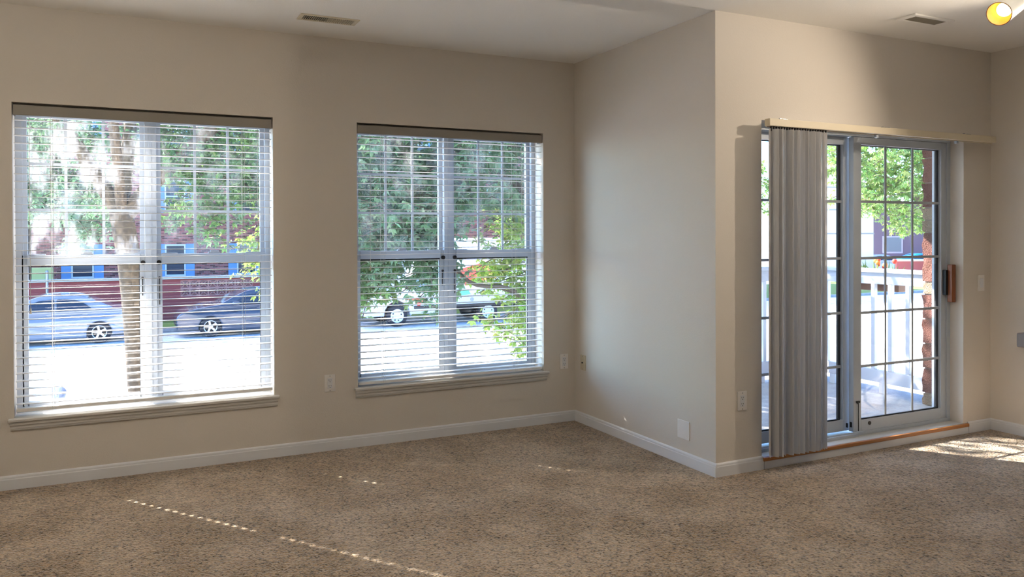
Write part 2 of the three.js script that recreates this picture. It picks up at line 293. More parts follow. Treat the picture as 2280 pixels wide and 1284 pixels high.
// vertical vanes drawn to the left of the door
{
  const b = tag(group('vertical_blind', [3.44, 0, ZC + 0.1]), 'grey vertical blind drawn together at one side of the patio door', 'blind');
  mesh('track', [rbox(0, 2.125, 2.068, 2.112, -0.022, 0.022, 0.003), box(0.004, 2.12, 2.062, 2.0685, -0.012, -0.006)], M.track, b);
  for (const x of [0.13, 1.02, 1.84]) mesh('bracket', [box(x - 0.02, x + 0.02, 2.112, 2.116, -0.099, 0.012), box(x - 0.008, x + 0.008, 2.112, 2.124, -0.03, -0.022)], M.steel, b);
  for (const x of [0.93, 1.72]) mesh('carrier', rbox(x - 0.01, x + 0.01, 2.045, 2.0625, -0.01, 0.01, 0.002), M.vinylGrey, b);
  const vaneGeo = [0.13, 0.17, 0.1].map((bow) => { const s = new THREE.Shape(), n = 8, w = 0.0445, t = 0.0011; for (let i = 0; i <= n; i++) { const u = -w + 2 * w * i / n, v = bow * 0.09 * (1 - (u / w) ** 2); i ? s.lineTo(u, v) : s.moveTo(u, v); } for (let i = n; i >= 0; i--) { const u = -w + 2 * w * i / n, v = bow * 0.09 * (1 - (u / w) ** 2) + t; s.lineTo(u, v); } return clean(new THREE.ExtrudeGeometry(s, { depth: 1.945, bevelEnabled: false }).rotateX(-Math.PI / 2)); });
  const turns = [40, 86, 98, 74, 52, 46, 88, 70, 95, 78, 100, 72, 90, 66, 97, 74, 92, 80, 70, 58, 50, 60];
  turns.forEach((a, i) => {
    const m = new THREE.Mesh(vaneGeo[i % 3], M.vane); m.name = 'vane'; m.castShadow = m.receiveShadow = true;
    m.position.set(0.03 + 0.0213 * i + rr(-0.004, 0.004), 0.105, rr(-0.01, 0.01)); m.rotation.y = a * Math.PI / 180; b.add(m);
    mesh('clip', rbox(0.03 + 0.0213 * i - 0.003, 0.03 + 0.0213 * i + 0.003, 2.04, 2.068, -0.006, 0.006, 0.001), M.slot, b);
  });
}

// ---------------------------------------------------------------- plates on the walls
function plateAt(name, label, category, pos, turn, kind, grp) {
  const g = tag(group(name, pos), label, category, grp); g.rotation.y = turn;
  const w = kind === 'blank' ? 0.058 : 0.036, h = 0.0575, m = kind === 'coax' ? M.plateIvory : M.plate;
  mesh('cover_plate', rbox(-w, w, -h, h, 0, 0.006, 0.003, 3), m, g);
  const screws = kind === 'blank' ? [[-0.023, 0.042], [0.023, 0.042], [-0.023, -0.042], [0.023, -0.042]] : kind === 'switch' ? [] : [[0, 0.048], [0, -0.048]];
  for (const [x, y] of screws) mesh('screw', cyl(0.0032, 0.0032, 0.0016, 10).rotateX(Math.PI / 2).translate(x, y, 0.0064), kind === 'blank' ? M.plate : M.steel, g);
  if (kind === 'outlet') {
    const body = mesh('receptacle', rbox(-0.0165, 0.0165, -0.034, 0.034, 0.0055, 0.0078, 0.001), M.trim, g);
    for (const s of [-1, 1]) mesh('socket', [box(-0.0075, -0.0052, s * 0.019 - 0.002, s * 0.019 + 0.007, 0.0074, 0.0081), box(0.0052, 0.0075, s * 0.019 - 0.001, s * 0.019 + 0.006, 0.0074, 0.0081), cyl(0.0028, 0.0028, 0.0007, 10).rotateX(Math.PI / 2).translate(0, s * 0.019 - 0.009, 0.00775)], M.slot, body);
  }
  if (kind === 'coax') mesh('jack', cyl(0.0055, 0.0055, 0.01, 12).rotateX(Math.PI / 2).translate(0, 0, 0.01), M.slot, g);
  if (kind === 'switch') mesh('rocker', rbox(-0.0165, 0.0165, -0.033, 0.033, 0.0052, 0.0105, 0.002), M.trim, g);
  return g;
}
plateAt('wall_outlet', 'white double outlet on the wall between the two windows', 'outlet', [1.241, 0.447, ZA], 0, 'outlet', 'wall outlets');
plateAt('wall_outlet', 'white double outlet between the truck window and the inner corner', 'outlet', [3.034, 0.46, ZA], 0, 'outlet', 'wall outlets');
plateAt('wall_outlet', 'white double outlet between the outer corner and the vertical blind', 'outlet', [3.333, 0.43, ZC], 0, 'outlet', 'wall outlets');
plateAt('cable_plate', 'small ivory cable jack plate next to the inner corner', 'wall plate', [XB, 0.46, -5.157], -Math.PI / 2, 'coax');
plateAt('blank_plate', 'square blank cover plate low on the return wall', 'wall plate', [XB, 0.215, -3.96], -Math.PI / 2, 'blank');
plateAt('light_switch', 'white rocker switch beside the patio door', 'switch', [5.578, 1.069, ZC], 0, 'switch');

// ---------------------------------------------------------------- ceiling registers
{
  const g = tag(group('ceiling_vent', [1.14, H, -4.83]), 'beige ceiling register with dark open slots above the windows', 'vent');
  mesh('frame', [rbox(-0.178, 0.178, -0.006, 0, 0.045, 0.068, 0.003), rbox(-0.178, 0.178, -0.006, 0, -0.068, -0.045, 0.003), rbox(-0.178, -0.152, -0.006, 0, -0.045, 0.045, 0.003), rbox(0.152, 0.178, -0.006, 0, -0.045, 0.045, 0.003)], M.track, g);
  mesh('backing', box(-0.152, 0.152, -0.0008, 0, -0.045, 0.045), M.black, g);
  const fin = clean(box(-0.0012, 0.0012, -0.006, 0.006, -0.045, 0.045));
  for (let k = 0; k < 26; k++) { const f = new THREE.Mesh(fin, M.track); f.name = 'fin'; f.castShadow = f.receiveShadow = true; f.position.set(-0.146 + k * 0.01168, -0.005, 0); f.rotation.z = k < 12 ? -0.45 : 0.08; g.add(f); }
}
{
  const g = tag(group('ceiling_vent', [4.434, H, -3.267]), 'pale ceiling register with raised rim near the spotlight', 'vent');
  mesh('frame', [rbox(-0.18, 0.18, -0.011, 0, 0.042, 0.07, 0.004), rbox(-0.18, 0.18, -0.011, 0, -0.07, -0.042, 0.004), rbox(-0.18, -0.142, -0.011, 0, -0.042, 0.042, 0.004), rbox(0.142, 0.18, -0.011, 0, -0.042, 0.042, 0.004)], M.ceiling, g);
  mesh('backing', box(-0.142, 0.142, -0.0015, 0, -0.042, 0.042), M.slot, g);
  const finMat = std('#8d8474', 0.6), fin = clean(box(-0.001, 0.001, -0.0035, 0.0035, -0.042, 0.042));
  for (let k = 0; k < 30; k++) { const f = new THREE.Mesh(fin, finMat); f.name = 'fin'; f.castShadow = f.receiveShadow = true; f.position.set(-0.137 + k * 0.00945, -0.0055, 0); f.rotation.z = 0.55; g.add(f); }
}

// ---------------------------------------------------------------- lamps
function spotHead(name, mouth, dir, label, power, cone = 0.65) {
  const d = new THREE.Vector3(...dir).normalize(), g = tag(group(name, mouth), label, 'spotlight', 'track spotlights');
  const q = new THREE.Quaternion().setFromUnitVectors(new THREE.Vector3(0, 0, 1), d);
  const pts = [[0.0, -0.2], [0.05, -0.2], [0.058, -0.192], [0.06, -0.17], [0.06, 0], [0.0575, 0], [0.0575, -0.12], [0.0, -0.12]].map(([r, y]) => new THREE.Vector2(r, y));
  const can = mesh('can', new THREE.LatheGeometry(pts, 40).rotateX(Math.PI / 2).applyQuaternion(q), std('#e2dcd0', 0.45), g);
  mesh('rim', new THREE.TorusGeometry(0.0585, 0.0022, 8, 40).applyQuaternion(q), std('#6b4a2a', 0.4), can);
  mesh('reflector', new THREE.LatheGeometry([[0.0572, 0.0], [0.0572, -0.06], [0.04, -0.1], [0.0, -0.11]].map((p) => new THREE.Vector2(...p)), 40).rotateX(Math.PI / 2).applyQuaternion(q), std('#f0b45a', 0.35), can);
  mesh('bulb', new THREE.SphereGeometry(0.036, 24, 16).scale(1, 1, 0.6).translate(0, 0, -0.06).applyQuaternion(q), lampGlass('#ffd9a0', 6), can);
  const back = d.clone().multiplyScalar(-0.13), top = new THREE.Vector3(back.x, H - 0.03 - mouth[1], back.z);
  mesh('stem', tube([back.toArray(), back.clone().lerp(top, 0.5).toArray(), top.toArray()], 0.008, 8, 6), std('#d8d2c6', 0.5), g);
  const l = new THREE.SpotLight(new THREE.Color(1.0, 0.85, 0.68), power, 0, cone, 1, 2);
  l.position.copy(d).multiplyScalar(-0.01); l.target.position.copy(d); l.castShadow = true; l.shadow.radius = 2; g.add(l, l.target);
  return g;
}
spotHead('track_spotlight', [3.93, 2.52, -2.49], [-0.804, -0.45, 0.1], 'lit cream can spotlight nearest the pale ceiling register', 6);
spotHead('track_spotlight', [4.75, 2.52, -2.45], [-1.9, -0.85, -1.0], 'lit cream can spotlight in the middle of the ceiling track', 8, 1.0);
spotHead('track_spotlight', [5.3, 2.52, -2.45], [-0.5, -0.9, 0.9], 'lit cream can spotlight at the wall end of the ceiling track', 5);
tag(mesh('light_track', rbox(3.98, 5.6, H - 0.03, H, -2.56, -2.52, 0.003), std('#e2dcd0', 0.5)), 'cream ceiling track carrying the can spotlights', 'track');
function torchiere(x, z, power, angle, label) {
  const g = tag(group('floor_lamp', [x, 0, z]), label, 'floor lamp', 'uplighter floor lamps'), metal = std('#b9b2a6', 0.4, { metalness: 0.6 });
  mesh('base', new THREE.LatheGeometry([[0, 0], [0.14, 0], [0.14, 0.012], [0.13, 0.022], [0.03, 0.032], [0, 0.034]].map((p) => new THREE.Vector2(...p)), 36), metal, g);
  mesh('pole', cyl(0.012, 0.012, 1.68, 14).translate(0, 0.87, 0), metal, g);
  mesh('bowl', new THREE.LatheGeometry([[0.012, 1.7], [0.06, 1.705], [0.13, 1.745], [0.17, 1.8], [0.165, 1.802], [0.125, 1.752], [0.06, 1.715], [0.0, 1.712]].map((p) => new THREE.Vector2(...p)), 40), metal, g);
  mesh('bulb', new THREE.SphereGeometry(0.04, 20, 14).scale(1, 0.7, 1).translate(0, 1.765, 0), lampGlass('#fff0dc', 8), g);
  const l = new THREE.SpotLight(new THREE.Color(1.0, 0.955, 0.88), power, 0, angle, 0.4, 2); l.position.set(0, 1.8, 0); l.target.position.set(0, 2.8, 0); l.castShadow = true; l.shadow.radius = 4; g.add(l, l.target);
}
torchiere(-1.15, -2.7, 12, 1.42, 'grey uplighter floor lamp standing by the left wall near the silver car window');
torchiere(3.2, -1.6, 10, 1.42, 'grey uplighter floor lamp standing on the open carpet facing the patio door');
// ledge on the right wall
{
  const g = tag(group('wall_ledge', [XD, 0, -3.36]), 'dark grey painted ledge sticking out of the right wall', 'ledge');
  mesh('slab', rbox(-0.1, 0, 0.635, 0.735, -0.06, 1.4, 0.012, 3), std('#8a8280', 0.6), g);
  mesh('support', rbox(-0.05, 0, 0.5, 0.635, 0.1, 1.3, 0.006), std('#8a8280', 0.6), g);
}

// ================================================================ outside
const GY = -1.75;
const out = (name, geos, m, label) => struct(mesh(name, metric(merge(geos)), m), label);
out('street', [box(-60, 95, GY - 0.2, GY, -28.4, -11.2)], M.asphalt, 'sunlit pale asphalt street');
out('lawn', [box(-60, 95, GY - 0.2, GY + 0.1, -36.5, -28.6)], M.grass, 'green lawn strip across the street');
out('pavement', [box(-60, 95, GY - 0.2, GY + 0.12, -11.0, -5.52)], M.concrete, 'concrete pavement under the windows');
out('kerb', [box(-60, 95, GY - 0.2, GY + 0.12, -28.6, -28.4), box(-60, 95, GY - 0.2, GY + 0.12, -11.2, -11.0)], M.concrete, 'concrete kerbs');
out('far_ground', [box(-60, 140, GY - 0.2, GY + 0.02, -110, -36.5)], M.asphalt, 'pale paved ground beyond the street');

// patio
out('patio_slab', [box(3.3, 6.2, GY, 0.035, -5.75, -3.96)], M.concrete, 'grey concrete patio slab');
out('patio_ceiling', [box(3.285, 6.3, 2.62, 2.8, -5.75, -3.886)], M.farWhite, 'white underside of the balcony above');
{
  const p = tag(group('block_pillar', [5.85, 0.035, -4.33]), 'brown split-face block pillar with tan courses beside the patio railing', 'pillar');
  mesh('mortar_core', box(0.012, 0.21, 0, 2.58, 0.012, 0.4), std('#8f8278', 0.95), p);
  const browns = ['#7a5248', '#6b463e', '#80584c'].map((c) => std(c, 0.95, { bumpMap: rep(blockMap, 0.3), bumpScale: 0.02 })), tans = ['#8d7a66', '#97836e'].map((c) => std(c, 0.95, { bumpMap: rep(blockMap, 0.3), bumpScale: 0.02 }));
  const st = [0.1, 0.2, 0.2, 0.2, 0.2, 0.1, 0.2, 0.2, 0.1, 0.1, 0.2, 0.2, 0.2, 0.2, 0.2];
  let y = 0;
  st.forEach((h, i) => {
    const tan = [0, 5, 8, 9].includes(i);
    for (const [a, b] of i % 2 ? [[0, 0.2], [0.212, 0.41]] : [[0, 0.1], [0.112, 0.3], [0.312, 0.41]]) {
      const g = new THREE.BoxGeometry(0.22, h - 0.01, b - a, 4, 4, 4), q = g.attributes.position;
      for (let k = 0; k < q.count; k++) { const X = q.getX(k), Y = q.getY(k), Z = q.getZ(k), s = Math.sin(X * 91 + Y * 57 + i * 3.1) * Math.cos(Z * 73 + Y * 31 + i); q.setXYZ(k, X + s * 0.007, Y, Z + s * 0.007); }
      g.computeVertexNormals();
      mesh('block', metric(g.translate(0.11, y + h / 2, (a + b) / 2)), (tan ? tans : browns)[(i + Math.round(a * 10)) % (tan ? 2 : 3)], p);
    }
    y += h;
  });
}
// railing: one run along the right end, one along the front
function railing(name, len, pos, turn, label) {
  const g = tag(group(name, pos), label, 'railing', 'white patio railings'); g.rotation.y = turn;
  mesh('top_rail', [rbox(0, len, 1.05, 1.085, -0.05, 0.05, 0.006), rbox(0, len, 0.95, 1.05, -0.02, 0.02, 0.004)], M.rail, g);
  mesh('bottom_rail', rbox(0, len, 0.09, 0.2, -0.02, 0.02, 0.004), M.rail, g);
  const bal = clean(rbox(-0.019, 0.019, 0.2, 0.95, -0.019, 0.019, 0.003)), n = Math.round(len / 0.162);
  for (let k = 1; k < n; k++) { const m = new THREE.Mesh(bal, M.rail); m.name = 'baluster'; m.castShadow = m.receiveShadow = true; m.position.x = len * k / n; g.add(m); }
  for (const x of [len * 0.35, len * 0.8]) mesh('foot_block', rbox(x - 0.03, x + 0.03, 0, 0.09, -0.02, 0.02, 0.003), M.rail, g);
  return g;
}
railing('patio_railing', 1.2, [5.96, 0.035, -4.37], Math.PI / 2, 'white baluster railing running out from the block pillar');
railing('patio_railing', 2.58, [3.3, 0.035, -5.64], 0, 'white baluster railing along the street side of the patio');
tag(mesh('railing_post', [rbox(5.9, 6.02, 0.035, 1.2, -5.7, -5.58, 0.006), rbox(5.885, 6.035, 1.2, 1.235, -5.715, -5.565, 0.01)], M.rail), 'square white corner post joining the patio railings', 'post');

// ---------------------------------------------------------------- vehicles
function wheel(parent, x, z, r, rim, side, kind) {
  const tyre = mesh('wheel', new THREE.LatheGeometry([[r * 0.62, -0.1], [r * 0.93, -0.1], [r * 0.99, -0.075], [r, -0.03], [r, 0.03], [r * 0.99, 0.075], [r * 0.93, 0.1], [r * 0.62, 0.1]].map((p) => new THREE.Vector2(...p)), 32).rotateX(Math.PI / 2).translate(x, r, z), std('#2b2b2e', 0.9), parent);
  const zf = z + side * 0.075, parts = [new THREE.TorusGeometry(r * 0.62, 0.025, 8, 32).translate(x, r, zf), cyl(r * 0.14, r * 0.14, 0.05, 16).rotateX(Math.PI / 2).translate(x, r, zf)];
  if (kind === 'steel') { parts.push(new THREE.RingGeometry(r * 0.1, r * 0.62, 32).rotateY(side > 0 ? 0 : Math.PI).translate(x, r, zf)); }
  else for (let k = 0; k < 5; k++) parts.push(box(-r * 0.09, r * 0.09, r * 0.05, r * 0.62, -0.015, 0.015).rotateZ(k * Math.PI * 2 / 5 + 0.2).translate(x, r, zf));
  mesh('rim', parts, rim, tyre);
  mesh('hub_back', cyl(r * 0.62, r * 0.62, 0.04, 24).rotateX(Math.PI / 2).translate(x, r, z), M.black, tyre);
  if (kind === 'steel') for (let k = 0; k < 8; k++) mesh('slot', cyl(r * 0.07, r * 0.07, 0.012, 10).rotateX(Math.PI / 2).translate(x + Math.cos(k * Math.PI / 4 + 0.3) * r * 0.42, r + Math.sin(k * Math.PI / 4 + 0.3) * r * 0.42, zf + side * 0.004), M.slot, tyre);
}
// sedan with its nose towards -x
function sedan(label, pos, paint, turn = 0, rimMat = std('#cfd2d6', 0.3, { metalness: 0.6 })) {
  const g = tag(group('car', pos), label, 'car'); g.rotation.y = turn;
  const hw = 0.9, shape = (pts, holes) => { const s = new THREE.Shape(); s.moveTo(...pts[0]); for (const p of pts.slice(1)) p.length === 2 ? s.lineTo(...p) : p.length === 4 ? s.quadraticCurveTo(...p) : s.bezierCurveTo(...p); return s; };
  const warp = (geo) => { const p = geo.attributes.position; for (let i = 0; i < p.count; i++) { const x = p.getX(i), y = p.getY(i), z = p.getZ(i); let k = 1 - 0.16 * Math.pow(Math.min(1, Math.abs(x) / 2.35), 5); if (y > 0.92) k *= 1 - 0.38 * (y - 0.92); if (y < 0.45) k *= 1 - 0.12 * (0.45 - y); p.setZ(i, z * k); } geo.computeVertexNormals(); return geo; };
  const slab = (s, w, bevel) => new THREE.ExtrudeGeometry(s, { depth: 2 * w - 2 * bevel, bevelEnabled: bevel > 0, bevelThickness: bevel, bevelSize: bevel, bevelSegments: 4, steps: 1, curveSegments: 10 }).translate(0, 0, -w + bevel);
  const A = 0.375, wx = [-1.36, 1.36];
  const body = shape([[-2.28, 0.3], [-2.3, 0.55], [-2.28, 0.7, -2.1, 0.76], [-1.6, 0.92, -1.02, 0.96], [0.9, 0.99], [2.1, 0.98], [2.24, 0.96, 2.25, 0.8], [2.26, 0.4], [2.2, 0.3], [wx[1] + A, 0.28]]);
  body.absarc(wx[1], 0.32, A, 0, Math.PI, false); body.lineTo(wx[1] - A, 0.22); body.lineTo(wx[0] + A, 0.22); body.absarc(wx[0], 0.32, A, 0, Math.PI, false); body.lineTo(wx[0] - A, 0.28); body.lineTo(-2.28, 0.3);
  mesh('body', warp(slab(body, hw, 0.05)), paint, g);
  const roof = shape([[-1.1, 0.95], [-0.45, 1.3, -0.2, 1.37], [0.25, 1.44, 0.75, 1.38], [1.05, 1.33, 1.75, 0.99], [-1.1, 0.95]]);
  mesh('roof', warp(slab(roof, 0.86, 0.05)), paint, g);
  const glass = std('#28303c', 0.08);
  for (const s of [-1, 1]) {
    mesh('side_window', warp(slab(shape([[-0.75, 1.0], [-0.35, 1.25, -0.18, 1.3], [0.1, 1.33, 0.2, 1.33], [0.2, 1.0], [-0.75, 1.0]]), 0.004, 0).translate(0, 0, s * 0.915)), glass, g);
    mesh('side_window', warp(slab(shape([[0.26, 1.0], [0.26, 1.33], [0.6, 1.34, 0.8, 1.28], [1.05, 1.17, 1.18, 1.02], [0.26, 1.0]]), 0.004, 0).translate(0, 0, s * 0.915)), glass, g);
    mesh('door_handle', [rbox(0.02, 0.16, 0.86, 0.885, s * 0.91 - 0.015, s * 0.91 + 0.015, 0.008), rbox(0.92, 1.06, 0.87, 0.895, s * 0.905 - 0.015, s * 0.905 + 0.015, 0.008)], paint, g);
    mesh('mirror', rbox(-0.72, -0.5, 0.98, 1.09, s * 0.98 - 0.07, s * 0.98 + 0.07, 0.04, 3), paint, g);
    mesh('headlight', new THREE.SphereGeometry(0.2, 20, 12).scale(1.25, 0.5, 0.55).rotateZ(0.3).translate(-2.02, 0.68, s * 0.68), std('#e8ecf2', 0.15), g);
    mesh('tail_light', rbox(2.1, 2.27, 0.72, 0.9, s * 0.62 - 0.12, s * 0.62 + 0.12, 0.04, 3), std('#9c2a2c', 0.25), g);
    mesh('sill_trim', box(-0.95, 0.95, 0.2, 0.27, s * 0.84 - 0.02, s * 0.84 + 0.02), M.slot, g);
    for (const x of wx) wheel(g, x, s * 0.78, 0.325, rimMat, s);
  }
  mesh('windscreen', box(-0.004, 0.004, -0.32, 0.32, -0.66, 0.66).rotateZ(-1.12).translate(-0.72, 1.17, 0), glass, g);
  mesh('rear_glass', box(-0.004, 0.004, -0.32, 0.32, -0.64, 0.64).rotateZ(1.08).translate(1.34, 1.2, 0), glass, g);
  mesh('grille', rbox(-2.35, -2.28, 0.36, 0.5, -0.5, 0.5, 0.02), M.slot, g);
  mesh('fog_lamp', [-0.62, 0.62].map((z) => rbox(-2.31, -2.22, 0.36, 0.46, z - 0.08, z + 0.08, 0.02)), std('#d9dde3', 0.2), g);
  return g;
}
const gloss = (c) => new THREE.MeshPhysicalMaterial({ color: c, roughness: 0.35, metalness: 0.25, clearcoat: 1, clearcoatRoughness: 0.05 });
sedan('silver sedan parked tail-on beside the tree trunk, in front of the red wall', [-1.95, GY, -27.4], gloss('#80868e'));
sedan('dark blue-grey sedan parked in front of the patterned red blocks', [3.86, GY, -27.35], gloss('#39414f'));
sedan('pale car parked against the near kerb below the silver car window', [-3.0, GY, -12.6], gloss('#a9b8c8'));
sedan('white sedan parked far off behind the patio railing and low red wall', [55.7, GY, -45], gloss('#b4b7c2'), Math.PI - 0.457);
sedan('blue car parked far off next to the block pillar', [61.6, GY, -45.6], gloss('#2f9fe0'), Math.PI - 0.457);
// box truck with its nose towards -x
{
  const g = tag(group('box_truck', [8.55, GY, -27.35]), 'white rental box truck with red and orange stripes behind the leafy branch', 'truck');
  const white = std('#bfc2c8', 0.4), z = 1.02;
  const sh = new THREE.Shape(); sh.moveTo(-1.05, 0.42); sh.lineTo(-1.05, 0.85); sh.quadraticCurveTo(-1.0, 1.08, -0.7, 1.12); sh.lineTo(0.1, 1.28); sh.lineTo(0.72, 1.95); sh.quadraticCurveTo(0.8, 2.02, 1.0, 2.02); sh.lineTo(1.65, 2.02); sh.lineTo(1.65, 0.45); sh.lineTo(0.52, 0.45); sh.absarc(0, 0.42, 0.5, 0, Math.PI, false); sh.lineTo(-1.05, 0.42);
  mesh('cab', new THREE.ExtrudeGeometry(sh, { depth: 1.88, bevelEnabled: true, bevelThickness: 0.05, bevelSize: 0.04, bevelSegments: 3 }).translate(0, 0, -0.94), white, g);
  mesh('cargo_box', rbox(1.72, 5.2, 0.7, 3.05, -1.1, 1.1, 0.03), white, g);
  mesh('cab_overhang', rbox(0.7, 1.75, 2.08, 3.05, -1.1, 1.1, 0.05), white, g);
  mesh('chassis', [box(0.6, 5.1, 0.5, 0.68, -0.5, 0.5), box(0.6, 5.2, 0.6, 0.7, 0.95, 1.05)], M.slot, g);
  mesh('bumper', rbox(-1.18, -1.0, 0.4, 0.62, -0.95, 0.95, 0.04), M.farWhite, g);
  for (const s of [-1, 1]) {
    mesh('side_window', new THREE.ExtrudeGeometry(new THREE.Shape([[0.42, 1.32], [0.86, 1.85], [1.4, 1.85], [1.4, 1.32]].map((p) => new THREE.Vector2(...p))), { depth: 0.012, bevelEnabled: false }).translate(0, 0, s > 0 ? 0.985 : -0.997), std('#5d7e96', 0.1), g);
    mesh('mirror', rbox(0.25, 0.42, 1.3, 1.72, s * 1.15 - 0.03, s * 1.15 + 0.03, 0.02), M.slot, g);
    for (const x of [0, 3.45]) wheel(g, x, s * 0.86, 0.38, std('#d5dbe6', 0.4), s, 'steel');
  }
  const flat = (pts, c, zz = 1.108) => mesh('stripe', new THREE.ExtrudeGeometry(new THREE.Shape(pts.map((p) => new THREE.Vector2(...p))), { depth: 0.004, bevelEnabled: false }).translate(0, 0, zz), std(c, 0.5), g);
  flat([[2.1, 1.9], [3.3, 2.2], [3.5, 1.9], [3.4, 1.55], [2.5, 1.35]], '#e2503c');
  flat([[2.9, 1.72], [3.8, 1.95], [4.4, 1.9], [3.4, 1.48]], '#efa94c', 1.113);
  flat([[2.2, 1.0], [2.7, 1.05], [2.6, 1.2], [2.25, 1.22]], '#5fb48a');
  flat([[0.1, 0.98], [1.05, 1.0], [0.92, 0.86], [0.78, 0.62], [0.62, 0.86], [0.3, 0.94]], '#e0503e', 0.992);
  mesh('fuel_cap', cyl(0.07, 0.07, 0.012, 20).rotateX(Math.PI / 2).translate(2.75, 0.86, 1.105), std('#8c92a8', 0.5), g);
}

// ---------------------------------------------------------------- red wall with open screen blocks, brick building
{
  const zw = -31.4;
  const g = tag(group('red_wall', [0, GY, zw]), 'long red painted garden wall with white coping behind the parked cars', 'wall');
  const bx0 = 1.94, bx1 = 4.46, by0 = 0.96, by1 = 1.55, n = 8, rows = 2;
  mesh('masonry', metric(merge([box(-22, bx0, 0, 1.6, -0.1, 0.1), box(bx1, 26, 0, 1.6, -0.1, 0.1), box(bx0, bx1, 0, by0, -0.1, 0.1), box(bx0, bx1, by1, 1.6, -0.1, 0.1)])), M.redWall, g);
  mesh('coping', rbox(-22.1, 26.1, 1.6, 1.69, -0.17, 0.17, 0.02), M.cap, g);
  const cw = (bx1 - bx0) / n, ch = (by1 - by0) / rows;
  const one = merge([box(-cw / 2, -cw / 2 + 0.025, -ch / 2, ch / 2, -0.09, 0.09), box(cw / 2 - 0.025, cw / 2, -ch / 2, ch / 2, -0.09, 0.09), box(-cw / 2, cw / 2, -ch / 2, -ch / 2 + 0.025, -0.09, 0.09), box(-cw / 2, cw / 2, ch / 2 - 0.025, ch / 2, -0.09, 0.09),
    box(-0.19, 0.19, -0.016, 0.016, -0.07, 0.07).rotateZ(Math.atan2(ch, cw)), box(-0.19, 0.19, -0.016, 0.016, -0.07, 0.07).rotateZ(-Math.atan2(ch, cw)), new THREE.TorusGeometry(0.085, 0.022, 6, 20)]);
  for (let i = 0; i < n; i++) for (let j = 0; j < rows; j++) { const m = new THREE.Mesh(one, M.redBlock); m.name = 'screen_block'; m.castShadow = m.receiveShadow = true; m.position.set(bx0 + cw * (i + 0.5), by0 + ch * (j + 0.5), 0); g.add(m); }
}
{
  const zb = -38, g = tag(group('brick_building', [0, GY, zb]), 'red brick apartment building with pale blue shutters behind the garden wall', 'building');
  mesh('facade', metric(box(-24, 30, 0, 10.5, -9, 0)), M.brick, g);
  mesh('roof', box(-24.4, 30.4, 10.5, 10.8, -9.4, 0.4), std('#6d6660', 0.9), g);
  for (const wx of [-17, -12.6, -8, -5.6, -1.45, 2.15, 5.15, 9.4, 13.5, 18, 22.5]) for (const wy of [1.4, 4.2, 7]) {
    const a = wx - 0.42, b = wx + 0.42;
    const w = mesh('window', [box(a, a + 0.06, wy, wy + 1.4, 0.0, 0.06), box(b - 0.06, b, wy, wy + 1.4, 0.0, 0.06), box(a + 0.06, b - 0.06, wy, wy + 0.07, 0, 0.06), box(a + 0.06, b - 0.06, wy + 1.33, wy + 1.4, 0, 0.06), box(a + 0.06, b - 0.06, wy + 0.67, wy + 0.73, 0, 0.05)], M.farWhite, g);
    mesh('pane', box(a + 0.06, b - 0.06, wy + 0.07, wy + 1.33, 0.002, 0.02), M.farGlass, w);
    for (const s of [-1, 1]) mesh('shutter', box(wx + s * 0.61 - 0.18, wx + s * 0.61 + 0.18, wy - 0.02, wy + 1.42, 0, 0.05), M.shutter, g);
  }
}
tag(mesh('street_post', [cyl(0.045, 0.045, 1.9, 12).translate(-2.2, GY + 1.05, -30.4), new THREE.SphereGeometry(0.05, 12, 8).translate(-2.2, GY + 2.0, -30.4)], M.steel), 'thin grey post standing in front of the red wall', 'post');
tag(mesh('yellow_bench', [rbox(-4.4, -2.4, GY + 1.35, GY + 1.95, -36.2, -36.0, 0.05), rbox(-4.4, -2.4, GY + 1.3, GY + 1.42, -36.0, -35.5, 0.04), box(-4.2, -4.1, GY + 0.02, GY + 1.4, -36.2, -36.1), box(-2.7, -2.6, GY + 0.02, GY + 1.4, -36.2, -36.1)], std('#dfdc9a', 0.7)), 'pale yellow bench backrest showing over the red wall', 'bench');

// seen past the patio
{
  const g = tag(group('low_red_wall', [48.9, GY, -38.3]), 'low red wall with pale coping far beyond the patio railing', 'wall'); g.rotation.y = -0.457;
  mesh('masonry', metric(box(0, 7, 0, 1.2, -0.12, 0.12)), M.redWall, g);
  mesh('coping', rbox(-0.1, 7.1, 1.2, 1.32, -0.18, 0.18, 0.02), M.cap, g);
}
{
  const g = tag(group('dark_building', [65.6, GY, -54.6]), 'dark brown building behind the far parked cars', 'building'); g.rotation.y = -0.457;
  mesh('facade', box(0, 26, 0, 5.6, -7, 0), std('#574a58', 0.9), g);
  mesh('roof', box(-0.4, 26.4, 5.6, 6, -7.4, 0.5), std('#3e3840', 0.9), g);
  for (let k = 0; k < 5; k++) { const w = mesh('window', box(1.5 + k * 5, 3.5 + k * 5, 1.2, 2.9, 0, 0.06), std('#8b8494', 0.7), g); mesh('pane', box(1.65 + k * 5, 3.35 + k * 5, 1.35, 2.75, 0.06, 0.07), M.farGlass, w); }
}
{
  const g = tag(group('cream_building', [49.4, GY, -42.6]), 'tall narrow cream building with banded walls seen beyond the patio door', 'building'); g.rotation.y = -0.45;
  mesh('facade', metric(box(-1.75, 1.75, 0, 8.5, -3, 0)), std('#d3c9b8', 0.9), g);
  mesh('band', [3.1, 4.9, 6.6].map((y) => box(-1.8, 1.8, y, y + 0.09, -3.05, 0.05)), std('#8d8a86', 0.9), g);
  mesh('roof', box(-1.95, 1.95, 8.5, 8.7, -3.2, 0.2), std('#b9b4ac', 0.9), g);
}
